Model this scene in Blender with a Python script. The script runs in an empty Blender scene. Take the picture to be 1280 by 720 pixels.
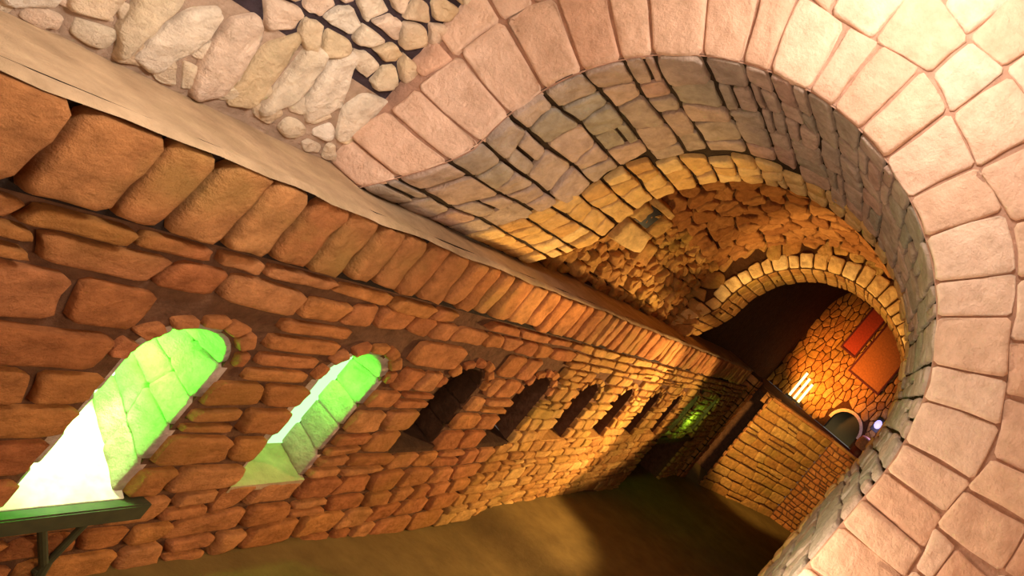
import bpy, bmesh, math, random
from mathutils import Vector, noise

S = bpy.context.scene
COL = S.collection
RND = random.Random(7)
PI = math.pi

# ------------------------------------------------------------------ materials
def new_mat(name):
    m = bpy.data.materials.new(name)
    m.use_nodes = True
    nt = m.node_tree
    for n in list(nt.nodes):
        nt.nodes.remove(n)
    out = nt.nodes.new('ShaderNodeOutputMaterial')
    b = nt.nodes.new('ShaderNodeBsdfPrincipled')
    nt.links.new(b.outputs[0], out.inputs[0])
    return m, nt, b

def lin(c):
    return tuple((v / 12.92 if v <= .04045 else ((v + .055) / 1.055) ** 2.4) for v in [x / 255 for x in c]) + (1,)

def stone_mat(name, cols, rough=.85, scale=7.0, bump=.5, mott=.35, spec=.15, stain=None, stain_scale=1.2):
    """cols: sRGB colours; each stone takes one, mottled by noise in the stone itself."""
    m, nt, b = new_mat(name)
    L = nt.links
    geo = nt.nodes.new('ShaderNodeNewGeometry')
    tc = nt.nodes.new('ShaderNodeTexCoord')
    ramp = nt.nodes.new('ShaderNodeValToRGB')
    el = ramp.color_ramp.elements
    if len(cols) == 1:
        cols = cols * 2
    while len(el) < len(cols):
        el.new(.5)
    for i, c in enumerate(cols):
        el[i].position = i / max(1, len(cols) - 1)
        el[i].color = lin(c)
    L.new(geo.outputs['Random Per Island'], ramp.inputs[0])
    n1 = nt.nodes.new('ShaderNodeTexNoise'); n1.inputs['Scale'].default_value = scale
    n1.inputs['Detail'].default_value = 8; n1.inputs['Roughness'].default_value = .65
    L.new(tc.outputs['Object'], n1.inputs['Vector'])
    r2 = nt.nodes.new('ShaderNodeValToRGB')
    r2.color_ramp.elements[0].position = .3; r2.color_ramp.elements[1].position = .72
    lo, hi = 1 - mott, 1 + mott * .45
    r2.color_ramp.elements[0].color = (lo, lo * .95, lo * .9, 1)
    r2.color_ramp.elements[1].color = (hi, hi, hi, 1)
    L.new(n1.outputs['Fac'], r2.inputs[0])
    mx = nt.nodes.new('ShaderNodeMix'); mx.data_type = 'RGBA'; mx.blend_type = 'MULTIPLY'
    mx.inputs['Factor'].default_value = 1
    L.new(ramp.outputs[0], mx.inputs['A']); L.new(r2.outputs[0], mx.inputs['B'])
    colout = mx.outputs['Result']
    if stain:
        n3 = nt.nodes.new('ShaderNodeTexNoise'); n3.inputs['Scale'].default_value = stain_scale
        n3.inputs['Detail'].default_value = 4
        L.new(tc.outputs['Object'], n3.inputs['Vector'])
        r3 = nt.nodes.new('ShaderNodeValToRGB')
        r3.color_ramp.elements[0].position = .5; r3.color_ramp.elements[1].position = .68
        r3.color_ramp.elements[0].color = (0, 0, 0, 1); r3.color_ramp.elements[1].color = (.6, .6, .6, 1)
        L.new(n3.outputs['Fac'], r3.inputs[0])
        m2 = nt.nodes.new('ShaderNodeMix'); m2.data_type = 'RGBA'
        L.new(r3.outputs[0], m2.inputs['Factor']); L.new(colout, m2.inputs['A'])
        m2.inputs['B'].default_value = lin(stain)
        colout = m2.outputs['Result']
    L.new(colout, b.inputs['Base Color'])
    b.inputs['Roughness'].default_value = rough
    b.inputs['Specular IOR Level'].default_value = spec
    n2 = nt.nodes.new('ShaderNodeTexNoise'); n2.inputs['Scale'].default_value = scale * 2.2
    n2.inputs['Detail'].default_value = 9; n2.inputs['Roughness'].default_value = .7
    L.new(tc.outputs['Object'], n2.inputs['Vector'])
    bp = nt.nodes.new('ShaderNodeBump'); bp.inputs['Strength'].default_value = bump
    bp.inputs['Distance'].default_value = .06
    L.new(n2.outputs['Fac'], bp.inputs['Height']); L.new(bp.outputs[0], b.inputs['Normal'])
    return m

def plain_mat(name, c, rough=.6, metal=0):
    m, nt, b = new_mat(name)
    tc = nt.nodes.new('ShaderNodeTexCoord')
    n = nt.nodes.new('ShaderNodeTexNoise'); n.inputs['Scale'].default_value = 12; n.inputs['Detail'].default_value = 6
    nt.links.new(tc.outputs['Object'], n.inputs['Vector'])
    r = nt.nodes.new('ShaderNodeValToRGB')
    q = lin(c)
    r.color_ramp.elements[0].position = .3; r.color_ramp.elements[1].position = .7
    r.color_ramp.elements[0].color = (q[0] * .75, q[1] * .75, q[2] * .75, 1)
    r.color_ramp.elements[1].color = (min(1, q[0] * 1.15), min(1, q[1] * 1.15), min(1, q[2] * 1.15), 1)
    nt.links.new(n.outputs['Fac'], r.inputs[0]); nt.links.new(r.outputs[0], b.inputs['Base Color'])
    b.inputs['Roughness'].default_value = rough; b.inputs['Metallic'].default_value = metal
    return m

def glow_mat(name, c, strength):
    m, nt, b = new_mat(name)
    b.inputs['Base Color'].default_value = (.3, .3, .3, 1)
    b.inputs['Emission Color'].default_value = c + (1,)
    b.inputs['Emission Strength'].default_value = strength
    return m

M_PINK = stone_mat('rosy_limestone', [(240, 200, 172), (230, 184, 154), (246, 210, 184), (222, 172, 142), (238, 194, 164), (243, 202, 172)], scale=6, bump=.7, mott=.22)
M_PINK_MORTAR = stone_mat('pale_rosy_mortar', [(190, 146, 122)], scale=9, bump=.6, mott=.3)
M_CREAM = stone_mat('cream_fieldstone', [(240, 212, 178), (248, 226, 200), (228, 196, 152), (244, 210, 186), (236, 208, 168), (250, 232, 212)], scale=7, bump=1.0, mott=.3, stain=(222, 186, 136))
M_CREAM_MORTAR = stone_mat('grey_tan_mortar', [(182, 152, 128)], scale=6, bump=.8, mott=.35)
M_DARK_MORTAR = stone_mat('slate_dark_mortar', [(70, 56, 60)], scale=9, bump=.8, mott=.4)
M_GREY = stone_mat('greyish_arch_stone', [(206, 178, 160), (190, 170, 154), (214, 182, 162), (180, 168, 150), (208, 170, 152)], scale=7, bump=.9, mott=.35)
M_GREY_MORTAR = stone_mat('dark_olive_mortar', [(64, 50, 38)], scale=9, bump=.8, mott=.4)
M_BROWN = stone_mat('reddish_sandstone', [(208, 134, 80), (192, 116, 68), (216, 146, 90), (198, 122, 76), (212, 140, 76), (184, 110, 66)], scale=7, bump=1.0, mott=.42, stain=(160, 110, 46), stain_scale=.9)
M_BROWN_MORTAR = stone_mat('dark_brown_mortar', [(118, 80, 56)], scale=9, bump=.8, mott=.45)
M_LEDGE = stone_mat('ochre_sandstone_slab', [(208, 138, 82), (196, 124, 72), (214, 148, 90), (186, 114, 64)], scale=7, bump=1.0, mott=.4, stain=(176, 136, 72), stain_scale=1.5)
M_LEDGE_TOP = stone_mat('taupe_mortar_cap', [(196, 164, 128)], scale=3.5, bump=.7, mott=.35, stain=(172, 146, 104))
M_SILL = plain_mat('pale_plaster_sill', (222, 214, 190), .8)
M_LEDGE_GAP = stone_mat('charcoal_joint', [(52, 38, 30)], scale=9, bump=.8, mott=.4)
M_OCHRE = stone_mat('ochre_fieldstone', [(206, 150, 84), (190, 130, 68), (220, 168, 98), (178, 118, 62), (210, 156, 80)], scale=8, bump=.8, mott=.4, stain=(150, 120, 56))
M_OCHRE_MORTAR = stone_mat('umber_mortar', [(84, 52, 26)], scale=9, bump=.8, mott=.45)
M_GOLD = stone_mat('gold_lit_stone', [(232, 190, 124), (222, 176, 108), (238, 202, 140), (214, 164, 100)], scale=8, bump=.7, mott=.3)  # golden lamplight put into the colour, for soffit band and inner ring
M_VAULT = stone_mat('amber_brown_fieldstone', [(176, 116, 62), (160, 100, 52), (188, 128, 72), (150, 92, 50)], scale=8, bump=.8, mott=.35)
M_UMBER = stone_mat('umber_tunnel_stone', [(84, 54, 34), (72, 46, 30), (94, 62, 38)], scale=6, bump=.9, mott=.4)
M_FLOOR = stone_mat('olive_brown_floor', [(118, 94, 50)], scale=2.2, bump=.25, mott=.3, rough=.75, stain=(92, 74, 38), stain_scale=.5)
M_BOARD = plain_mat('dark_olive_board', (62, 58, 30), .7)
M_REDPANEL = plain_mat('red_painted_wood', (176, 62, 24), .55)
M_TANPANEL = plain_mat('tan_painted_wood', (176, 106, 44), .55)
M_MAROON = plain_mat('maroon_frame', (96, 24, 22), .6)
M_BLACK = plain_mat('black_metal_and_shade', (26, 22, 22), .5)
M_ROSE = plain_mat('rose_upholstery', (226, 160, 136), .7)
M_TRIM = plain_mat('cream_plaster', (232, 196, 150), .7)
M_PANE = glow_mat('green_lit_pane', (.62, 1.0, .5), 1.6)
M_PANE2 = glow_mat('green_lit_pane_soft', (.35, .95, .30), 1.1)
M_PANE3 = glow_mat('green_lit_pane_faint', (.3, .75, .16), 2.4)
M_PANE_DARK = plain_mat('dark_pane', (34, 24, 20), .4)
M_TUBE = glow_mat('amber_tube', (1.0, .72, .24), 2.6)
M_VIOLET = glow_mat('violet_lamp', (.50, .42, 1.0), 1.1)

# ------------------------------------------------------------------ mesh helpers
class MB:
    def __init__(self):
        self.v, self.f, self.m, self.sm = [], [], [], []
        self.mats = []
    def slot(self, mat):
        if mat not in self.mats:
            self.mats.append(mat)
        return self.mats.index(mat)
    def add(self, verts, faces, mat, smooth=True):
        o = len(self.v); s = self.slot(mat)
        self.v += [tuple(p) for p in verts]
        for f in faces:
            self.f.append(tuple(i + o for i in f)); self.m.append(s); self.sm.append(smooth)
    def box(self, a, b, mat, bev=0):
        x0, y0, z0 = a; x1, y1, z1 = b
        bm = bmesh.new()
        bmesh.ops.create_cube(bm, size=1)
        for v in bm.verts:
            v.co = Vector(((x0 + x1) / 2 + v.co.x * (x1 - x0), (y0 + y1) / 2 + v.co.y * (y1 - y0), (z0 + z1) / 2 + v.co.z * (z1 - z0)))
        if bev:
            bmesh.ops.bevel(bm, geom=bm.edges[:], offset=bev, segments=2, affect='EDGES')
        self.bm(bm, mat, False)
    def bm(self, bm, mat, smooth=False):
        bm.verts.index_update()
        self.add([v.co.copy() for v in bm.verts], [[v.index for v in f.verts] for f in bm.faces], mat, smooth)
        bm.free()
    def tube(self, p0, p1, r, mat, n=10):
        p0, p1 = Vector(p0), Vector(p1)
        d = (p1 - p0).normalized()
        a = d.orthogonal().normalized(); b = d.cross(a)
        vs, fs = [], []
        for p in (p0, p1):
            for k in range(n):
                t = 2 * PI * k / n
                vs.append(p + a * math.cos(t) * r + b * math.sin(t) * r)
        for k in range(n):
            fs.append((k, (k + 1) % n, n + (k + 1) % n, n + k))
        fs += [tuple(range(n))[::-1], tuple(range(n, 2 * n))]
        self.add(vs, fs, mat, False)
    def lathe(self, prof, c, mat, n=20):
        vs, fs = [], []
        for r, z in prof:
            for k in range(n):
                t = 2 * PI * k / n
                vs.append((c[0] + r * math.cos(t), c[1] + r * math.sin(t), c[2] + z))
        for i in range(len(prof) - 1):
            for k in range(n):
                fs.append((i * n + k, i * n + (k + 1) % n, (i + 1) * n + (k + 1) % n, (i + 1) * n + k))
        fs += [tuple(range(n))[::-1], tuple(range((len(prof) - 1) * n, len(prof) * n))]
        self.add(vs, fs, mat, True)
    def grid(self, us, vs_, fn, mat, smooth=True):
        vs, fs = [], []
        for u in us:
            for v in vs_:
                vs.append(fn(u, v))
        n = len(vs_)
        for i in range(len(us) - 1):
            for j in range(n - 1):
                fs.append((i * n + j, i * n + j + 1, (i + 1) * n + j + 1, (i + 1) * n + j))
        self.add(vs, fs, mat, smooth)
    def build(self, name, parent=None, kind=None, loc=None):
        me = bpy.data.meshes.new(name)
        me.from_pydata(self.v, [], self.f)
        for m in self.mats:
            me.materials.append(m)
        me.polygons.foreach_set('material_index', self.m)
        me.polygons.foreach_set('use_smooth', self.sm)
        me.update()
        o = bpy.data.objects.new(name, me); COL.objects.link(o)
        if parent is not None:
            o.parent = parent
        if kind:
            o['kind'] = kind
        return o

def struct(mb, name, label, cat, parent=None):
    o = mb.build(name, parent)
    if parent is None:
        o['kind'] = 'structure'; o['label'] = label; o['category'] = cat
    return o

def thing(name, label, cat, loc, group=None):
    o = bpy.data.objects.new(name, None); COL.objects.link(o)
    o.location = loc; o['label'] = label; o['category'] = cat
    if group:
        o['group'] = group
    bpy.context.view_layer.update()
    return o

def part(mb, name, parent):
    """part modelled in world coordinates, hung under its thing"""
    L = parent.location
    P = parent
    while P.parent is not None:
        P = P.parent
        L = L + P.location
    mb.v = [(a - L.x, b - L.y, c - L.z) for a, b, c in mb.v]
    return mb.build(name, parent)

def lrange(a, b, step):
    n = max(1, int(round((b - a) / step)))
    return [a + (b - a) * i / n for i in range(n + 1)]

# ------------------------------------------------------------------ stones
KC = .8
def nz(*p):
    return noise.noise(Vector(p))

def stone(mb, poly, mapf, h, gap, mat, flat=.9, rough=.012, chaikin=1):
    n = len(poly)
    cs = sum(p[0] for p in poly) / n; ct = sum(p[1] for p in poly) / n
    hs = (max(p[0] for p in poly) - min(p[0] for p in poly)) / 2
    ht = (max(p[1] for p in poly) - min(p[1] for p in poly)) / 2
    if hs < gap * .8 or ht < gap * .8 or hs < .02 or ht < .02:
        return
    fs_, ft_ = 1 - gap / 2 / hs, 1 - gap / 2 / ht
    P = [(cs + (s - cs) * fs_, ct + (t - ct) * ft_) for s, t in poly]
    if n <= 6:
        Q = []
        for i in range(n):
            a, b = P[i], P[(i + 1) % n]
            k = min(hs, ht) * .10
            Q.append(a)
            Q.append(((a[0] + b[0]) / 2 + RND.uniform(-k, k), (a[1] + b[1]) / 2 + RND.uniform(-k, k)))
        P = Q
    for _ in range(chaikin):
        Q = []
        for i in range(len(P)):
            a, b = P[i], P[(i + 1) % len(P)]
            Q.append((a[0] * KC + b[0] * (1 - KC), a[1] * KC + b[1] * (1 - KC)))
            Q.append((a[0] * (1 - KC) + b[0] * KC, a[1] * (1 - KC) + b[1] * KC))
        P = Q
    N = len(P)
    bv = min(.03, .22 * min(hs, ht))
    k1s, k1t = 1 - bv * .35 / hs, 1 - bv * .35 / ht
    k2s, k2t = 1 - bv / hs, 1 - bv / ht
    rings = [(1, 1, -.04), (1, 1, h * .6), (k1s, k1t, h * .9), (k2s, k2t, h), (.66, .66, h + .004), (.33, .33, h + .004)]
    vs, fs = [], []
    ph = RND.uniform(0, 99)
    tilt_s, tilt_t = RND.uniform(-.05, .05), RND.uniform(-.05, .05)
    for ri, (a, b, hh) in enumerate(rings):
        for (s, t) in P:
            ss, tt = cs + (s - cs) * a, ct + (t - ct) * b
            d = hh
            if ri >= 2:
                d += rough * nz(ss * 9, tt * 9, ph) + tilt_s * (ss - cs) * flat + tilt_t * (tt - ct) * flat
            vs.append(mapf(ss, tt, d))
    for r in range(len(rings) - 1):
        for k in range(N):
            fs.append((r * N + k, r * N + (k + 1) % N, (r + 1) * N + (k + 1) % N, (r + 1) * N + k))
    vs.append(mapf(cs, ct, h + rough * nz(cs * 9, ct * 9, ph)))
    o = (len(rings) - 1) * N
    for k in range(N):
        fs.append((o + k, o + (k + 1) % N, len(vs) - 1))
    mb.add(vs, fs, mat, True)

def subtract(iv, a, b):
    out = []
    for x, y in iv:
        if b <= x or a >= y:
            out.append((x, y)); continue
        if a > x: out.append((x, a))
        if b < y: out.append((b, y))
    return out

def courses(mb, s0, s1, rows, lens, mapf, mat, h=.05, gap=.035, wav=.03, skew=.06, cuts=None, skip=None, split=.12, hj=.012, rough=.012, seedz=0.0):
    """coursed rubble: rows are t boundaries, stones run along s"""
    def tb(i, s):
        if i == 0 or i == len(rows) - 1:
            return rows[i]
        return rows[i] + wav * (nz(s * 1.3, i * 7.7, seedz) + .6 * nz(s * 4.1, i * 3.3, seedz + 5)) * 1.6
    for i in range(len(rows) - 1):
        iv = [(s0, s1)]
        if cuts:
            for a, b in cuts(rows[i], rows[i + 1]):
                iv = subtract(iv, a, b)
        for a, b in iv:
            if b - a < .05:
                continue
            xs = [a]
            while xs[-1] < b - lens[0] * .5:
                xs.append(xs[-1] + RND.uniform(*lens))
            if len(xs) > 1:
                k = (b - a) / (xs[-1] - a)
                xs = [a + (x - a) * k for x in xs]
            else:
                xs = [a, b]
            sk = [0] + [RND.uniform(-skew, skew) for _ in xs[1:-1]] + [0]
            for j in range(len(xs) - 1):
                x0, x1 = xs[j], xs[j + 1]
                q0, q1 = sk[j], sk[j + 1]
                pl = [(x0 - q0, tb(i, x0)), (x1 - q1, tb(i, x1)), (x1 + q1, tb(i + 1, x1)), (x0 + q0, tb(i + 1, x0))]
                c = (sum(p[0] for p in pl) / 4, sum(p[1] for p in pl) / 4)
                if skip and skip(*c):
                    continue
                hh = h + RND.uniform(-hj, hj)
                if RND.random() < split and (x1 - x0) > .25:
                    f = RND.uniform(.35, .65)
                    m0 = (pl[0][0] * (1 - f) + pl[3][0] * f, pl[0][1] * (1 - f) + pl[3][1] * f)
                    m1 = (pl[1][0] * (1 - f) + pl[2][0] * f, pl[1][1] * (1 - f) + pl[2][1] * f)
                    stone(mb, [pl[0], pl[1], m1, m0], mapf, hh, gap, mat, rough=rough)
                    stone(mb, [m0, m1, pl[2], pl[3]], mapf, hh, gap, mat, rough=rough)
                else:
                    stone(mb, pl, mapf, hh, gap, mat, rough=rough)

def voronoi(s0, s1, t0, t1, ds, dt, jit=.42):
    """jittered-grid cells in anisotropic metric"""
    pts = {}
    ns, n_t = max(1, int((s1 - s0) / ds)), max(1, int((t1 - t0) / dt))
    for i in range(-2, ns + 2):
        for j in range(-2, n_t + 2):
            off = .5 * (j % 2)
            pts[(i, j)] = (i + .5 + off + RND.uniform(-jit, jit), j + .5 + RND.uniform(-jit, jit))
    out = []
    for i in range(ns):
        for j in range(n_t):
            c = pts[(i, j)]
            poly = [(c[0] - 1.6, c[1] - 1.6), (c[0] + 1.6, c[1] - 1.6), (c[0] + 1.6, c[1] + 1.6), (c[0] - 1.6, c[1] + 1.6)]
            for a in range(-2, 3):
                for b in range(-2, 3):
                    if (a, b) == (0, 0) or (i + a, j + b) not in pts:
                        continue
                    q = pts[(i + a, j + b)]
                    nx, ny = q[0] - c[0], q[1] - c[1]
                    mx, my = (q[0] + c[0]) / 2, (q[1] + c[1]) / 2
                    res = []
                    for k in range(len(poly)):
                        p, r = poly[k], poly[(k + 1) % len(poly)]
                        dp = (p[0] - mx) * nx + (p[1] - my) * ny
                        dr = (r[0] - mx) * nx + (r[1] - my) * ny
                        if dp <= 0: res.append(p)
                        if dp * dr < 0:
                            f = dp / (dp - dr)
                            res.append((p[0] + (r[0] - p[0]) * f, p[1] + (r[1] - p[1]) * f))
                    poly = res
                    if len(poly) < 3: break
                if len(poly) < 3: break
            if len(poly) >= 3:
                sx, tx = (s1 - s0) / ns, (t1 - t0) / n_t
                out.append([(s0 + p[0] * sx, t0 + p[1] * tx) for p in poly])
    return out

def fill_poly(mb, outer, holes, mapf, mat):
    bm = bmesh.new()
    edges = []
    for lp in [outer] + holes:
        vs = [bm.verts.new(mapf(*p)) for p in lp]
        for i in range(len(vs)):
            edges.append(bm.edges.new((vs[i], vs[(i + 1) % len(vs)])))
    bmesh.ops.triangle_fill(bm, use_beauty=True, use_dissolve=False, edges=edges)
    mb.bm(bm, mat, False)

# ------------------------------------------------------------------ dimensions (metres; camera at the origin, looking along +Y)
XW = -4.0            # face of the lower wall
XU = -4.74           # face of the upper wall behind the ledge
ZT, ZB = -1.25, -1.87  # ledge top / bottom
Y1, Y2 = 5.0, 8.2    # arch rib
AX, AZ, AR = -1.806, -.387, 2.11
Y3 = 13.0
CX, CZ, CR = -1.87, -.25, 2.2
def floor_z(y):
    pts = [(-6, -4.85), (5, -4.88), (6.5, -4.98), (8.5, -5.3), (9.6, -5.38), (10.2, -5.12), (12, -5.2), (16, -5.55), (30, -5.6)]
    for (a, za), (b, zb) in zip(pts, pts[1:]):
        if y <= b:
            return za + (zb - za) * (y - a) / (b - a)
    return -5.6

class ArchPath:
    """intrados: up the left jamb, over, down the right jamb"""
    def __init__(s, cx, cz, r, zl, zr, flare=0):
        s.flare = flare
        s.cx, s.cz, s.r, s.zl, s.zr = cx, cz, r, zl, zr
        s.l1 = cz - zl; s.l2 = s.l1 + PI * r; s.l3 = s.l2 + cz - zr
    def at(s, q, t):
        if q < s.l1:
            return s.cx - s.r - t - s.flare * (1 - q / s.l1) ** 1.25, s.zl + q
        if q > s.l2:
            return s.cx + s.r + t, s.cz - (q - s.l2)
        a = PI - (q - s.l1) / s.r
        return s.cx + (s.r + t) * math.cos(a), s.cz + (s.r + t) * math.sin(a)

def ss_list(P, step=.12):
    return lrange(0, P.l3, step)

# ================================================================== ledge along the left wall
mb = MB()
ys = lrange(-3, 19, .15)
xs_ = [XW + .105, XW + .06, XW - .02, XW - .12, XW - .3, XW - .5, XW - .7, XU - .1]
mb.grid(ys, xs_, lambda y, x: (x, y, ZT + .028 * nz(y * 1.5, x * 3, 1) + (.012 * nz(y * 6, x * 6, 4)) - (.03 if x > XW + .08 else 0) + (.02 * nz(y * 4, 0, 3) if x > XW else 0)), M_LEDGE_TOP)
mb.grid(ys, [ZT + .0, ZB], lambda y, z: (XW + .0, y, z), M_LEDGE_GAP)
mb.grid(ys, [XW + .0, XW - .3], lambda y, x: (x, y, ZB), M_LEDGE_GAP)
mb.grid([0, 1], [0, 1], lambda a, b: (XW - .8 * a, 19, ZB + (ZT - ZB) * b), M_LEDGE_GAP)
joints = [2.2, 2.62, 2.98, 3.37, 3.64, 3.95, 4.25, 4.55, 4.83, 5.08, 5.35, 5.6, 5.9, 6.15]
a = joints[0]
while a > -2.6:
    a -= RND.uniform(.3, .45); joints.insert(0, a)
while joints[-1] < 18.8:
    joints.append(joints[-1] + RND.uniform(.22, .36))
for a, b in zip(joints, joints[1:]):
    k = RND.uniform(-.03, .03)
    zb = ZB + RND.uniform(-.0, .05)
    stone(mb, [(a, zb), (b, zb), (b + k, ZT - .015), (a + k, ZT - .015)], lambda s, t, d: (XW + d, s, t), .10 + RND.uniform(-.02, .02), RND.uniform(.045, .075), M_LEDGE, rough=.025)
struct(mb, 'trim_1', 'stone ledge of upright ochre slabs with a smooth mortar top along the left wall', 'ledge')

# ================================================================== lower left wall with arched windows
WIN = []   # y0, y1, sill z, spring z, kind
for i, y0 in enumerate([4.02, 5.45, 6.95, 8.45, 10.0, 11.5, 13.03, 14.5]):
    w = [.62, .66, .64, .66, .66, .66, .60, .55][i]
    WIN.append([y0, y0 + w, -4.08 if i < 2 else -3.72, -2.54 - w / 2 + (.03 if i == 0 else 0), i])
WIN.append([15.8, 16.4, -3.74, -2.8, 8])
WIN.append([17.7, 18.3, -3.74, -2.8, 9])
DOOR = (15.7, 18.6, -4.05)

def win_loop(y0, y1, sill, spring, n=14, grow=0):
    r = (y1 - y0) / 2 + grow; c = (y0 + y1) / 2
    lp = [(c - r, sill), (c + r, sill)]
    for k in range(n + 1):
        t = PI * k / n
        lp.append((c + r * math.cos(t), spring + r * math.sin(t)))
    return lp

def wall_cuts(t0, t1):
    out = []
    for y0, y1, sill, spring, k in WIN:
        c, r = (y0 + y1) / 2, (y1 - y0) / 2
        if t1 <= sill + .02: continue
        lo = max(t0, sill)
        ro = r + .13
        if lo < spring - .02:
            e = r
            out.append((c - e, c + e))
            if t1 > spring + .1:
                out.append((c - ro, c + ro))
        elif lo < spring + ro - .03:
            e = math.sqrt(max(0, ro * ro - max(0, lo - spring) ** 2))
            out.append((c - e, c + e))
    if t0 < DOOR[2] - .05:
        out.append((DOOR[0], DOOR[1]))
    return out

mb = MB()
outer = [(-3, -6), (DOOR[0], -6), (DOOR[0], DOOR[2]), (DOOR[1], DOOR[2]), (DOOR[1], -6), (20.4, -6), (20.4, ZB + .02), (-3, ZB + .02)]
fill_poly(mb, outer, [win_loop(*w[:4]) for w in WIN], lambda s, t: (XW - .02, s, t), M_BROWN_MORTAR)
rows = [-5.95]
while rows[-1] < ZB - .30:
    rows.append(rows[-1] + RND.uniform(.22, .36))
rows += [ZB - .155, ZB]
mapw = lambda s, t, d: (XW + d, s, t)
courses(mb, -2.0, 9.0, rows, (.28, .66), mapw, M_BROWN, h=.045, gap=.06, wav=.035, skew=.05, cuts=wall_cuts, split=.14, hj=.018, rough=.02)
rows2 = [rows[0]]
while rows2[-1] < ZB - .30:
    rows2.append(rows2[-1] + RND.uniform(.15, .26))
rows2 += [ZB - .15, ZB]
courses(mb, 9.0, 20.4, rows2, (.2, .5), mapw, M_OCHRE, h=.055, gap=.04, wav=.035, skew=.05, cuts=wall_cuts, split=.14, hj=.02, rough=.02, seedz=3)
for y0, y1, sill, spring, k in WIN:      # little voussoirs round each window head
    c, r = (y0 + y1) / 2, (y1 - y0) / 2
    n = 7
    aa = [PI * q / n for q in range(n + 1)]
    mp = lambda s, t, d, c=c, spring=spring: (XW + d, c + t * math.cos(s), spring + t * math.sin(s))
    for q in range(n):
        pl = [(aa[q] + .05, r + .015), (aa[q + 1] - .05, r + .015), (aa[q + 1] - .05, r + .13 + RND.uniform(-.03, .03)), (aa[q] + .05, r + .13 + RND.uniform(-.03, .03))]
        stone(mb, pl, mp, .032, .02, M_BROWN if y0 < 9 else M_OCHRE, rough=.02)
struct(mb, 'wall_left', 'lower left wall of reddish rubble stone pierced by a row of arched windows', 'wall')

# windows: splayed stone reveals, sloping sill, pane
for wi, (y0, y1, sill, spring, k) in enumerate(WIN):
    c, r = (y0 + y1) / 2, (y1 - y0) / 2
    D = [.58, .34, .85, .9, .9, .9, .9, .9, .35, .35][wi]
    rb = r * (1 if wi < 2 else 1.15 if wi == 2 else 1.55 if wi < 8 else .9)
    zb = sill + ((.46) if wi == 0 else .15 if wi == 1 else .16)
    stone_m = M_GREY if wi < 2 else M_UMBER if wi < 4 else M_OCHRE  # umber imitates the shade inside the dark window recesses
    def outl(f, q, c=c, r=r, rb=rb, sill=sill, zb=zb, spring=spring):
        """point on the reveal at depth fraction f, arc-length fraction q (0 near sill corner .. 1 far sill corner)"""
        rr = r + (rb - r) * f; z0 = sill + (zb - sill) * f; sp = spring - .05 * f
        h = sp - z0; tot = 2 * h + PI * rr
        s = q * tot
        if s < h: return c - rr, z0 + s
        if s > h + PI * rr: return c + rr, sp - (s - h - PI * rr)
        a = PI - (s - h) / rr
        return c + rr * math.cos(a), sp + rr * math.sin(a)
    def mp(s, t, d, D=D, outl=outl, c=c, spring=spring):
        y, z = outl(t / D, s)
        v = Vector((0, c - y, (min(spring, z) if False else spring - .2) - z))
        if z < spring: v.z = 0
        v.normalize()
        return (XW - .02 - t, y + v.y * d, z + v.z * d)
    mb = MB()
    mb.grid(lrange(0, 1, .025), lrange(0, D + .1, .1), lambda q, t: mp(q, min(t, D + .1), 0), M_BROWN_MORTAR)
    tot = 2 * (spring - sill) + PI * r
    nrow = int(tot / .3)
    if wi < 3:
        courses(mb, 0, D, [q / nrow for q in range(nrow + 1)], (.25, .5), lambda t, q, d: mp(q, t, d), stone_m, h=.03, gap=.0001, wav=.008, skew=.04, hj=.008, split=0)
    # sill slab
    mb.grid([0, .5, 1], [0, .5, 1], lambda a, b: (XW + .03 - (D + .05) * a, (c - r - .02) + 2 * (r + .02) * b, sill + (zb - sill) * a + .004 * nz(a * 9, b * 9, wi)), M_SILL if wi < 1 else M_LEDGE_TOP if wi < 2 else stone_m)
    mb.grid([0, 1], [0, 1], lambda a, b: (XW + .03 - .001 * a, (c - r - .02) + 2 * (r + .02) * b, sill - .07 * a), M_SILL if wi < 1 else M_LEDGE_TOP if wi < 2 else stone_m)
    names = ['brightest green arched window, blown out white at its sill, above the bracketed shelf', 'second arched window, glowing green, between the brightest one and the dark recess', 'third arched window, dark and brown inside, at the edge of the golden light', 'fourth arched window, a dark slit just past the rounded dark recess', 'fifth arched window in the row, a narrow dark slit', 'sixth arched window in the row, a narrow dark slit', 'seventh arched window in the row, a thin reddish slit', 'eighth arched window in the row, thin slit next to the faint green ones', 'first of the two faint green slits above the dark doorway', 'second of the two faint green slits, nearest the far brick parapet']
    o = struct(mb, 'window_%d' % (wi + 1), names[wi], 'window')
    mb = MB()
    pane_m = [M_PANE, M_PANE2][wi] if wi < 2 else (M_PANE3 if wi > 7 else M_PANE_DARK)
    lp = win_loop(c - rb - .05, c + rb + .05, zb - .1, spring - .05)
    bm = bmesh.new()
    vs = [bm.verts.new((XW - .02 - D, y, z)) for y, z in lp]
    bm.faces.new(vs[::-1] if False else vs)
    bmesh.ops.solidify(bm, geom=bm.faces[:], thickness=.03)
    mb.bm(bm, pane_m)
    p = mb.build('pane', o)

# dark doorway under the faint windows
mb = MB()
y0, y1, zt = DOOR
for a, b in (((XW - .02, y0), (XW - 1.4, y0)), ((XW - 1.4, y0), (XW - 1.4, y1)), ((XW - 1.4, y1), (XW - .02, y1))):
    mb.grid([0, 1], [0, 1], lambda s, t: (a[0] + (b[0] - a[0]) * s, a[1] + (b[1] - a[1]) * s, -6 + (zt + 6) * t), M_BROWN_MORTAR)
mb.grid([0, 1], [0, 1], lambda s, t: (XW - .02 - 1.38 * s, y0 + (y1 - y0) * t, zt), M_BROWN_MORTAR)
mb.box((XW - .06, y0 - .15, zt - .02), (XW + .07, y1 + .15, zt + .16), M_UMBER, .02)
struct(mb, 'door_1', 'wide dark doorway at the foot of the left wall under the green slits', 'doorway')

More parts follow.
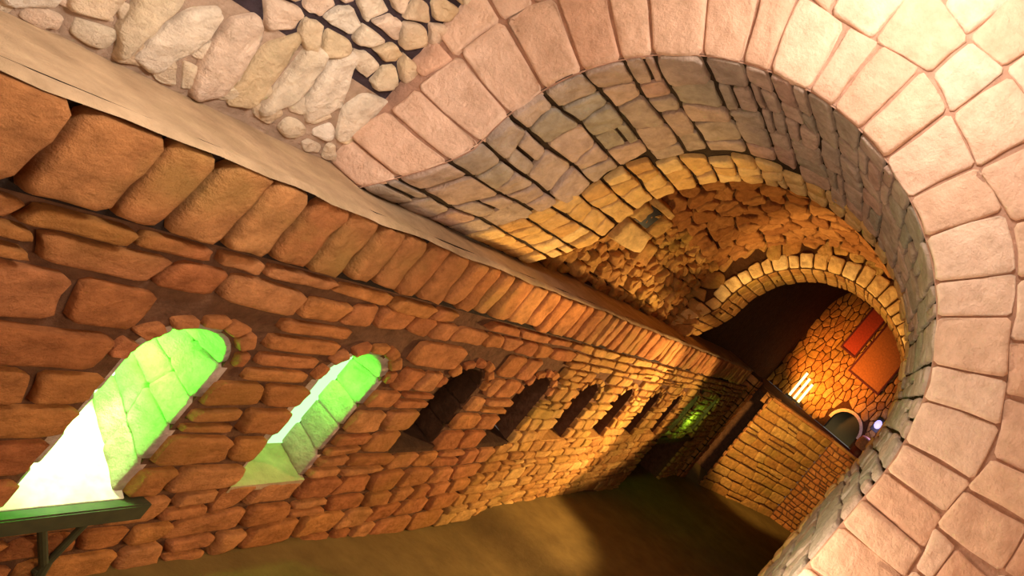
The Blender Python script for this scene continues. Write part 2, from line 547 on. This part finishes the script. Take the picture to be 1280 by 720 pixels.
# ================================================================== upper wall of the near bay (behind the ledge)
mb = MB()
def vx(z):      # near bay: wall rising into the vault
    if z < .8: return XU
    return None
ZV = .8
VCX, VRX, VRZ = -1.15, abs(XU + 1.15), 3.4
def near_map(s, q, d):
    """s = y, q = height along the wall then round the vault"""
    if q < ZV:
        return (XU + d, s, q)
    a = (q - ZV) / 3.5
    return (VCX - (VRX - d) * math.cos(a), s, ZV + (VRZ - d) * math.sin(a))
qs = lrange(ZT - .1, -.57, .1)
mb.grid(lrange(-4, 5.05, .15), qs, lambda y, q: near_map(y, q, .012 * nz(y * 5, q * 5, 2)), M_CREAM_MORTAR)
mb.grid(lrange(-4, 5.05, .15), lrange(-.57, ZV, .12), lambda y, q: near_map(y, q, .0), M_DARK_MORTAR)
# small filler stones at the foot
for pl in voronoi(.6, 5.0, ZT + .02, ZT + .34, .16, .13, .4):
    if RND.random() < .8:
        stone(mb, pl, near_map, .02, .05, M_CREAM, rough=.02, chaikin=2)
# tall long stones
for pl in voronoi(1.2, 5.0, ZT + .14, -.55, .22, .29, .34):
    stone(mb, pl, near_map, .05 + RND.uniform(-.015, .015), RND.uniform(.03, .06), M_CREAM, rough=.028, chaikin=2)
for pl in voronoi(1.6, 5.0, -.55, .8, .21, .18, .36):
    stone(mb, pl, near_map, .05, .045, M_CREAM, rough=.03, chaikin=1)
struct(mb, 'wall_left_upper', 'upper left wall of cream fieldstones rising from the ledge', 'wall')

mb = MB()
mb.grid(lrange(-4, 5.1, .3), lrange(ZV, ZV + PI * 3.5, .25), lambda y, q: near_map(y, q, .0), M_CREAM_MORTAR)
for pl in voronoi(1.5, 5.0, ZV, ZV + 2.4, .4, .4):
    stone(mb, pl, near_map, .05, .06, M_CREAM, chaikin=2)
struct(mb, 'ceiling_near', 'stone vault above the near bay', 'ceiling')

mb = MB()
XR = VCX + VRX
mb.grid(lrange(-4, 5.0, .3), lrange(-5.2, ZV, .3), lambda y, z: (XR, y, z), M_PINK_MORTAR)
courses(mb, 1, 5.0, lrange(-3.6, ZV, .35), (.4, .8), lambda s, t, d: (XR - d, s, t), M_PINK, h=.04, gap=.05)
struct(mb, 'wall_right', 'right wall of the near bay', 'wall')

# ================================================================== arched front wall (rosy) and its deep soffit
A = ArchPath(AX, AZ, AR, ZT, -5.0, .52)
mb = MB()
outer = [(XU - .1, ZT)]
hole = [A.at(q, 0) for q in ss_list(A)]
outer = [(XU - .1, ZT)] + hole + [(XR + .1, -5.0), (XR + .1, 4.4), (XU - .1, 4.4)]
fill_poly(mb, outer, [], lambda s, t: (s, Y1 + .03, t), M_PINK_MORTAR)
def face_map(s, t, d):
    x, z = A.at(s, t)
    return (x, Y1 + .03 - d, z)
def out_of_wall(s, t):
    x, z = A.at(s, t)
    return x < XU + .02 or x > XR or z > 4.3
VROWS = []
def ring(t0, t1, w, gap=.03, jt=.04):
    global KC
    KC = .88
    tm = (t0 + t1) / 2
    bounds = [0.0]
    while bounds[-1] < A.l3 - .1:
        q = bounds[-1]
        k = (AR / (AR + tm * .9)) if A.l1 < q < A.l2 else 1
        bounds.append(min(A.l3, q + RND.uniform(w * .72, w * 1.3) * k))
    if t0 == 0:
        VROWS.extend(bounds)
    for a, b in zip(bounds, bounds[1:]):
        if out_of_wall((a + b) / 2, t0 + .12):
            continue
        wv = lambda t, q: t + (jt * 1.8 * nz(q * 1.7, t * 5, 3) if t > 0 else 0)
        k = .03 if t0 > 0 else .01
        ka, kb = RND.uniform(-k, k), RND.uniform(-k, k)
        pl = [(a, wv(t0, a)), (b, wv(t0, b)), (b + kb, wv(t1, b)), (a + ka, wv(t1, a))]
        if t0 > 0 and RND.random() < .3:
            f = RND.uniform(.35, .65)
            m0 = (pl[0][0] * (1 - f) + pl[3][0] * f, pl[0][1] * (1 - f) + pl[3][1] * f)
            m1 = (pl[1][0] * (1 - f) + pl[2][0] * f, pl[1][1] * (1 - f) + pl[2][1] * f)
            parts = [[pl[0], pl[1], m1, m0], [m0, m1, pl[2], pl[3]]]
        else:
            parts = [pl]
        for p in parts:
            stone(mb, p, face_map, .025 + RND.uniform(-.008, .01), gap, M_PINK, rough=.025)
ring(0, .66, .36, .02, .06)
ring(.66, 1.22, .44, .022, .09)
ring(1.22, 1.8, .46, .022, .09)
ring(1.8, 2.45, .5, .022, .1)
ring(2.45, 3.1, .5, .022, .1)
ring(3.1, 3.8, .55, .022, .1)
KC = .8
struct(mb, 'wall_arch', 'rosy limestone wall with big round arch, voussoirs facing the viewer', 'wall')

mb = MB()
def rfr(q):
    return max(0, min(1, (q - A.l1) / (PI * AR)))
def gold_light_from(q):
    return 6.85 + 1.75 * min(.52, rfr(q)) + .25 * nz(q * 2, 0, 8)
def soffit_map(q, y, d):
    x, z = A.at(q, -d)
    f = (y - Y1) / (Y2 - Y1)
    if y > Y1:
        y = Y1 + (y - Y1) * (.72 + .31 * rfr(q))
    x -= .17 * f * max(0, (x - AX) / AR)
    return (x, y, z)
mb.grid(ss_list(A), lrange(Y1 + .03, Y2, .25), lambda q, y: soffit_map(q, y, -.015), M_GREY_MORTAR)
courses(mb, Y1 + .03, Y2, VROWS, (.30, .62), lambda s, t, d: soffit_map(t, s, d), M_GREY, h=.03, gap=.035, wav=.03, skew=.07, split=.2, hj=.012, rough=.02, skip=lambda y, q: y > gold_light_from(q))
courses(mb, 6.7, Y2 + .05, lrange(0, A.l3, .27), (.26, .40), lambda s, t, d: soffit_map(t, s, d), M_GOLD, h=.04, gap=.034, wav=.03, skew=.07, split=.06, hj=.02, rough=.025, skip=lambda y, q: y <= gold_light_from(q))  # paler stones follow the edge of the golden light, painting its glow
# back face of the rib
bk = [A.at(q, 0) for q in ss_list(A)]
B = ArchPath(AX, AZ, 2.93, ZT, -5.6)
fill_poly(mb, bk + [(1.3, -5.0), (1.3, 3.2), (-5.0, 3.2), (-5.0, ZT)], [], lambda s, t: (s, Y2 - .85 + .31 * (s + 4) + .05, t), M_OCHRE_MORTAR)
struct(mb, 'arch_soffit', 'deep curved underside of the big arch, greyish stones in dark mortar', 'arch')

# ================================================================== middle bay vault
mb = MB()
M_RUB = lambda: .06 + RND.uniform(-.05, .07)
def mid_map(q, y, d):
    x, z = B.at(q, -d)
    return (x, y, z)
mb.grid(ss_list(B, .2), lrange(7.2, Y3 + .1, .3), lambda q, y: mid_map(q, y, -.02), M_OCHRE_MORTAR)
for pl in voronoi(7.3, Y3, 0, 1.6, .20, .22, .45):
    stone(mb, pl, lambda s, t, d: mid_map(t, s, d), M_RUB(), RND.uniform(.03, .06), M_OCHRE, rough=.05, chaikin=2)
for pl in voronoi(7.3, Y3, 1.6, B.l2, .40, .38, .42):
    stone(mb, pl, lambda s, t, d: mid_map(t, s, d), .06 + RND.uniform(-.02, .02), .065, M_VAULT, rough=.04, chaikin=2)
def block(y0, y1, z0, z1, d0, d1, m):
    q0, q1 = z0 - ZT, z1 - ZT
    mb.grid([q0, q1], [y0, y1], lambda q, y: mid_map(q, y, d1), m, False)
    for a, b in (((q0, y0), (q0, y1)), ((q0, y1), (q1, y1)), ((q1, y1), (q1, y0)), ((q1, y0), (q0, y0))):
        mb.add([mid_map(a[0], a[1], d0), mid_map(b[0], b[1], d0), mid_map(b[0], b[1], d1), mid_map(a[0], a[1], d1)], [(0, 1, 2, 3)], m, False)
block(9.0, 9.45, .0, .34, 0, .125, M_BLACK)  # black face painted in for the shade of a putlog hole
rm = lambda s, t, d: mid_map(t - ZT, s, d)
for (y0, z0, y1, z1, m) in ((9.45, -.06, 9.85, .40, M_OCHRE), (8.8, .33, 9.6, .52, M_GOLD), (8.75, -.46, 9.7, .0, M_GOLD), (9.7, -.55, 10.2, -.1, M_OCHRE), (8.7, -.02, 9.02, .34, M_GOLD)):
    stone(mb, [(y0, z0), (y1, z0 + .04), (y1 - .04, z1), (y0 + .03, z1 - .03)], rm, .20 + RND.uniform(-.03, .03), .02, m, rough=.04)
struct(mb, 'ceiling_middle', 'rough rubble vault between the big arch and the cross wall', 'ceiling')

# ================================================================== cross wall with the inner arch
C = ArchPath(CX, CZ, CR, ZT, -5.6, .45)
mb = MB()
fill_poly(mb, [(-5.0, ZT)] + [C.at(q, 0) for q in ss_list(C)] + [(1.4, -5.6), (1.4, 3.2), (-5.0, 3.2)], [], lambda s, t: (s, Y3, t), M_OCHRE_MORTAR)
def cface(s, t, d):
    x, z = C.at(s, t)
    return (x, Y3 - d, z)
q = 0
while q < C.l3 - .1:
    w = RND.uniform(.2, .32)
    dpt = .28 + .42 * max(0, min(1, (q - C.l1) / (PI * CR) * 1.5 - .35))
    stone(mb, [(q, 0), (q + w, 0), (q + w, dpt + RND.uniform(-.04, .06)), (q, dpt + RND.uniform(-.04, .06))], cface, .07, .03, M_GOLD, rough=.03)
    q += w
for pl in voronoi(-4.8, 1.2, ZT, 3.0, .36, .36, .42):
    cx_ = sum(p[0] for p in pl) / len(pl); cz_ = sum(p[1] for p in pl) / len(pl)
    rr = math.hypot(cx_ - CX, cz_ - CZ)
    if (cz_ > CZ and rr < CR + (.36 if cx_ < CX else .72)) or (cz_ <= CZ and abs(cx_ - CX) < CR + .3):
        continue
    if math.hypot(cx_ - AX, cz_ - AZ) > 3.0 and cz_ > AZ: continue
    stone(mb, pl, lambda s, t, d: (s, Y3 - d, t), .06 + RND.uniform(-.02, .03), .05, M_OCHRE, chaikin=2, rough=.03)
mb.grid(ss_list(C), lrange(Y3, Y3 + 1.2, .2), lambda q, y: (C.at(q, 0)[0], y, C.at(q, 0)[1]), M_OCHRE_MORTAR)
courses(mb, Y3 + .02, Y3 + 1.2, lrange(0, C.l3, .24), (.25, .45), lambda s, t, d: (C.at(t, -d)[0], s, C.at(t, -d)[1]), M_OCHRE, h=.025, gap=.03)
struct(mb, 'wall_cross', 'inner cross wall with a round arch standing on the ledge', 'wall')

# ================================================================== tunnel behind
T = ArchPath(-1.9, 2.2, 3.15, -1.75, -5.6)
YE = 28.0
mb = MB()
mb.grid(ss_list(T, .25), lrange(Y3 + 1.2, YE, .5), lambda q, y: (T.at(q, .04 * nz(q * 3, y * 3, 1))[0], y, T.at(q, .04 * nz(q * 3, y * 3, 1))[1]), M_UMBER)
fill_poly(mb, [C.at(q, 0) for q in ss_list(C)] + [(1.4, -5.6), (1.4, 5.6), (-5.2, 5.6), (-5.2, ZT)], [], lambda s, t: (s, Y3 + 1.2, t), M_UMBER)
struct(mb, 'ceiling_far', 'dark vault of the tunnel behind the inner arch', 'ceiling')

# end wall with dark arched opening
mb = MB()
DC, DW, DS = -1.0, .74, -1.2     # doorway in end wall: centre x, half width, springing
dl = [(DC - DW, -1.75)]
for k in range(17):
    t = PI - PI * k / 16
    dl.append((DC + DW * math.cos(t), DS + DW * math.sin(t)))
dl.append((DC + DW, -1.75))
fill_poly(mb, [(-5.2, -1.75)] + dl + [(1.5, -1.75), (1.5, 5.5), (-5.2, 5.5)], [], lambda s, t: (s, YE, t), M_OCHRE_MORTAR)
def endcut(t0, t1):
    if t0 < DS + DW: return [(DC - DW - .12, DC + DW + .12)]
    return []
for pl in voronoi(-5.1, 1.4, -1.75, 4.8, .26, .5, .44):
    cx_ = sum(p[0] for p in pl) / len(pl); cz_ = sum(p[1] for p in pl) / len(pl)
    if (cz_ < DS and abs(cx_ - DC) < DW + .22) or (cz_ >= DS and math.hypot(cx_ - DC, cz_ - DS) < DW + .3):
        continue
    stone(mb, pl, lambda s, t, d: (s, YE - d, t), .05 + RND.uniform(-.02, .03), .04, M_OCHRE, rough=.03)
mb.grid(lrange(0, len(dl) - 1, 1), [0, 1], lambda i, b: (dl[int(i)][0], YE + 1.2 * b, dl[int(i)][1]), M_BLACK)  # reveal and back coloured black for the shade within the opening
mb.box((-2, YE + 1.2, -1.8), (.2, YE + 1.3, 0), M_BLACK)
struct(mb, 'wall_end', 'orange-lit stone wall closing the tunnel with a dark arched opening', 'wall')
mb = MB()
n = 16
vs, fs = [], []
for k in range(n + 1):
    t = PI - PI * k / n
    for rr, yy in ((DW - .01, YE - .10), (DW + .13, YE - .10), (DW + .13, YE), (DW - .01, YE)):
        vs.append((DC + rr * math.cos(t), yy, DS + rr * math.sin(t)))
for k in range(n):
    for j in range(4):
        fs.append((k * 4 + j, k * 4 + (j + 1) % 4, (k + 1) * 4 + (j + 1) % 4, (k + 1) * 4 + j))
mb.add(vs, fs, M_TRIM, False)
struct(mb, 'trim_2', 'pale rim round the dark arched opening in the end wall', 'trim')

# ================================================================== parapet block of the raised terrace
mb = MB()
PB = [(-3.3, 21.2), (-.86, 24.3), (1.6, 25.2)]
ZP = -1.65
def seg(a, b):
    d = Vector((b[0] - a[0], b[1] - a[1])); L = d.length; d /= L
    n = Vector((d.y, -d.x))
    return L, (lambda s, t, h: (a[0] + d.x * s + n.x * h, a[1] + d.y * s + n.y * h, t))
for a, b, mt, rw in ((PB[0], PB[1], M_OCHRE, .36), (PB[1], PB[2], M_BROWN, .22)):
    L, mp = seg(a, b)
    mb.grid(lrange(0, L, .4), lrange(-5.7, ZP - .06, .3), lambda s, t: mp(s, t, -.03), M_BROWN_MORTAR)
    courses(mb, 0.02, L, lrange(-5.65, ZP - .08, rw), (.5, .95) if rw > .23 else (.22, .4), mp, mt, h=.05, gap=.06, wav=.045, skew=.06, split=.1, rough=.03)
    mb.grid([0, L], [ZP - .1, ZP], lambda s, t: mp(s, t, .09), M_LEDGE)
    mb.grid([0, L], [.09, -.35], lambda s, h: mp(s, ZP, h), M_LEDGE)
    mb.grid([0, L], [ZP, ZP - .4], lambda s, t: mp(s, t, -.35), M_LEDGE)
L, mp = seg((-3.3, 23.2), PB[0])
mb.grid([0, L], lrange(-5.7, ZP, .3), lambda s, t: mp(s, t, 0), M_BROWN_MORTAR)
courses(mb, 0.02, L, lrange(-5.65, ZP - .02, .26), (.4, .75), mp, M_BROWN, h=.04, gap=.05)
struct(mb, 'wall_parapet', 'golden brick parapet of the raised terrace at the far end of the hall', 'wall')
mb = MB()
fill_poly(mb, [(-3.3, 21.4), (-.86, 24.5), (1.6, 25.4), (1.6, YE), (-5.2, YE), (-5.2, 21.4)], [], lambda s, t: (s, t, -1.76), M_OCHRE_MORTAR)
struct(mb, 'floor_terrace', 'floor of the raised terrace behind the parapet', 'floor')
# wall end: pier, dark slot
mb = MB()
mb.box((XW - .9, 20.3, -5.7), (XW + .18, 20.9, -1.4), M_UMBER, .03)
courses(mb, XW - .6, XW + .18, lrange(-5.6, -1.45, .27), (.25, .45), lambda s, t, d: (s, 20.3 - d, t), M_BROWN, h=.04, gap=.04)
courses(mb, 20.32, 20.88, lrange(-5.6, -1.45, .27), (.25, .45), lambda s, t, d: (XW + .18 + d, s, t), M_BROWN, h=.04, gap=.04)
mb.grid([0, 1], [0, 1], lambda a, b: (-5.2 + 2.2 * a, 23.4, -5.7 + 3.95 * b), M_BROWN_MORTAR)
struct(mb, 'wall_pier', 'dark brown stone pier at the end of the left wall beside the parapet', 'pier')

# hall right wall, floor
mb = MB()
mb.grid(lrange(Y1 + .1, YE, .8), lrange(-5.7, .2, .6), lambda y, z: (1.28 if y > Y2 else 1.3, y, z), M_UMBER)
struct(mb, 'wall_right_hall', 'right wall of the hall behind the arch pier', 'wall')
mb = MB()
mb.grid(lrange(-4, 27, .2), lrange(-6, 3, .3), lambda y, x: (x, y, floor_z(y) + .012 * nz(x * 2, y * 2, 0)), M_FLOOR)
struct(mb, 'floor', 'dark olive floor of the hall below the windows', 'floor')

# ================================================================== things
# shelf under the first window
t = thing('window_shelf', 'dark olive bracketed shelf under the brightest green window', 'shelf', (XW + .1, 4.1, -4.16))
mb = MB(); mb.box((XW - .02, 3.35, -4.25), (XW + .12, 4.80, -4.09), M_BOARD, .012)
part(mb, 'board', t)
mb = MB()
mb.tube((XW + .07, 4.26, -4.25), (XW + .06, 4.47, -4.66), .024, M_BOARD)
mb.tube((XW + .07, 4.50, -4.25), (XW + .06, 4.48, -4.66), .022, M_BOARD)
mb.tube((XW + .06, 4.47, -4.62), (XW + .06, 4.50, -4.80), .03, M_BOARD)
mb.tube((XW - .03, 4.48, -4.72), (XW + .07, 4.48, -4.72), .035, M_BOARD)
part(mb, 'bracket', t)

# amber lamp with three tubes
t = thing('wall_lamp', 'amber wall lamp of three upright glowing tubes above the golden parapet', 'lamp', (-3.55, YE - .2, -1.7))
mb = MB(); mb.box((-3.95, YE - .2, -1.72), (-3.15, YE - .06, -1.62), M_BLACK, .01)
part(mb, 'base', t)
for x in (-3.8, -3.55, -3.3):
    mb = MB(); mb.tube((x, YE - .2, -1.62), (x, YE - .2, -.35 - (x + 3.8) * .5), .06, M_TUBE, 12)
    part(mb, 'tube', t)

# painted panels high on the end wall
def panel(name, label, x0, x1, z0, z1, m):
    t = thing(name, label, 'panel', ((x0 + x1) / 2, YE - .08, z0))
    mb = MB(); mb.box((x0 + .06, YE - .16, z0 + .06), (x1 - .06, YE - .09, z1 - .06), m, .01)
    part(mb, 'board', t)
    mb = MB()
    for a, b in (((x0, z0), (x1, z0 + .08)), ((x0, z1 - .08), (x1, z1)), ((x0, z0 + .08), (x0 + .08, z1 - .08)), ((x1 - .08, z0 + .08), (x1, z1 - .08))):
        mb.box((a[0], YE - .2, a[1]), (b[0], YE - .08, b[1]), M_MAROON, .01)
    part(mb, 'frame', t)
panel('wooden_panel', 'narrow red painted wooden panel high on the orange end wall', -3.45, -2.62, 1.5, 4.0, M_REDPANEL)
panel('wooden_panel', 'wide tan painted wooden panel beside the narrow red one on the end wall', -2.5, -.75, .9, 3.8, M_TANPANEL)

# seat and violet lamp behind the parapet
t = thing('ottoman', 'rose upholstered ottoman on a maroon base behind the far parapet', 'seat', (.22, 26.9, -1.76))
mb = MB(); mb.lathe([(.34, 0), (.36, .05), (.36, .32), (.30, .36)], (.22, 26.9, -1.76), M_MAROON)
part(mb, 'base', t)
mb = MB(); mb.lathe([(.28, .34), (.36, .40), (.40, .55), (.38, .78), (.30, .92), (.12, .97), (.02, .975)], (.22, 26.9, -1.76), M_ROSE)
part(mb, 'cushion', t)
t = thing('violet_lamp', 'small violet and white lamp on the end wall beside the arched opening', 'lamp', (.1, YE - .1, -.3))
mb = MB(); mb.box((-.08, YE - .16, -.45), (.28, YE - .06, .25), M_BLACK, .02)
part(mb, 'backplate', t)
mb = MB(); mb.lathe([(.05, -.2), (.14, -.12), (.17, 0), (.14, .14), (.05, .22)], (.1, YE - .3, -.1), M_VIOLET)
part(mb, 'bulb', t)

# ================================================================== lights
def point(name, loc, e, c, r=.15):
    l = bpy.data.lights.new(name, 'POINT'); l.energy = e; l.color = c; l.shadow_soft_size = r
    o = bpy.data.objects.new(name, l); COL.objects.link(o); o.location = loc
    return o
def spot(name, loc, to, e, c, ang, blend=.5, r=.2):
    l = bpy.data.lights.new(name, 'SPOT'); l.energy = e; l.color = c; l.shadow_soft_size = r
    l.spot_size = math.radians(ang); l.spot_blend = blend
    o = bpy.data.objects.new(name, l); COL.objects.link(o); o.location = loc
    o.rotation_euler = (Vector(to) - Vector(loc)).to_track_quat('-Z', 'Y').to_euler()
    return o
def area(name, loc, to, e, c, sx, sy):
    l = bpy.data.lights.new(name, 'AREA'); l.energy = e; l.color = c; l.shape = 'RECTANGLE'; l.size = sx; l.size_y = sy
    o = bpy.data.objects.new(name, l); COL.objects.link(o); o.location = loc
    o.rotation_euler = (Vector(to) - Vector(loc)).to_track_quat('-Z', 'Y').to_euler()
    return o

point('ceiling_lamp', (-1.9, 3.4, 2.9), 205, (1, .95, .86), .3)
spot('wall_fill', (-2.5, 2.9, .8), (-4.74, 3.4, -.5), 230, (1, .95, .88), 95, .8)  # fill spot added to brighten the upper wall only
point('side_fill', (-.35, 4.1, -1.9), 170, (1, .82, .62), .35)  # unseen fill added to lift the soffit and left wall
area('rear_fill', (.4, -3.4, .6), (-.6, 5, 0), 115, (1, .74, .54), 3, 3)  # made-up soft fill from behind the camera onto the rosy wall
point('green_lamp_first', (XW - .42, 4.38, -3.1), 85, (.04, 1, .015), .06)
spot('sill_fill', (XW - .45, 4.36, -2.75), (XW - .3, 4.38, -4), 150, (.88, 1, .74), 42, .6, .05)  # extra spot added to whiten the first sill
point('green_lamp_second', (XW - .30, 5.83, -3.0), 22, (.06, 1, .02), .06)
point('green_lamp_far', (XW + .22, 16.9, -3.2), 9, (.3, 1, .1), .06)
spot('gold_lamp_hall', (-.1, 13.0, -2.3), (-4, 10.4, -3.2), 1500, (1, .68, .28), 72, .3)
spot('gold_lamp_ledge', (-.2, 15.2, -1.9), (-4, 13.6, -2.7), 700, (1, .68, .28), 56, .25)
spot('gold_uplight', (-1.3, 10.4, -4.6), (-2.5, 10.9, 1.0), 800, (1, .68, .26), 56, .2)
spot('gold_soffit_lamp', (-.9, 9.0, -2.4), (-3.7, 7.3, -.3), 520, (1, .62, .2), 52, .5)
spot('gold_ring_lamp', (-2.4, 10.6, -.9), (-1.9, 13, 1.2), 340, (1, .70, .28), 110, .4)
spot('parapet_lamp', (-1.4, 15.5, -.6), (-1.9, 23, -3.4), 2200, (1, .66, .22), 42)
point('violet_glow', (.25, 27.0, -.35), 16, (.62, .5, 1), .06)
spot('orange_lamp', (-2.9, 25.2, -1.3), (-2.7, 28, .3), 1100, (1, .38, .07), 84, .8)

w = bpy.data.worlds.new('World'); S.world = w; w.use_nodes = True
w.node_tree.nodes['Background'].inputs[0].default_value = (1, .88, .76, 1)
w.node_tree.nodes['Background'].inputs[1].default_value = .12

# ================================================================== camera: rolled 40 degrees, lens shifted
cam = bpy.data.cameras.new('camera'); co = bpy.data.objects.new('camera', cam); COL.objects.link(co)
F, VPX, VPY, R = 775.0, 1097.0, 527.0, math.radians(40)
cam.sensor_fit = 'HORIZONTAL'; cam.sensor_width = 36
cam.lens = F / 1280 * 36
cam.shift_x = -(VPX - 640) / 1280
cam.shift_y = (VPY - 360) / 1280
cam.clip_start = .05; cam.clip_end = 200
from mathutils import Matrix
X = Vector((math.cos(R), 0, math.sin(R))); Y = Vector((-math.sin(R), 0, math.cos(R))); Z = Vector((0, -1, 0))
m3 = Matrix((X, Y, Z)).transposed()
co.matrix_world = m3.to_4x4()
S.camera = co

S.view_settings.view_transform = 'Standard'
S.view_settings.look = 'None'
S.view_settings.gamma = 1
S.view_settings.use_curve_mapping = False
S.view_settings.exposure = 0.45
S.cycles.use_denoising = True
S.cycles.max_bounces = 6
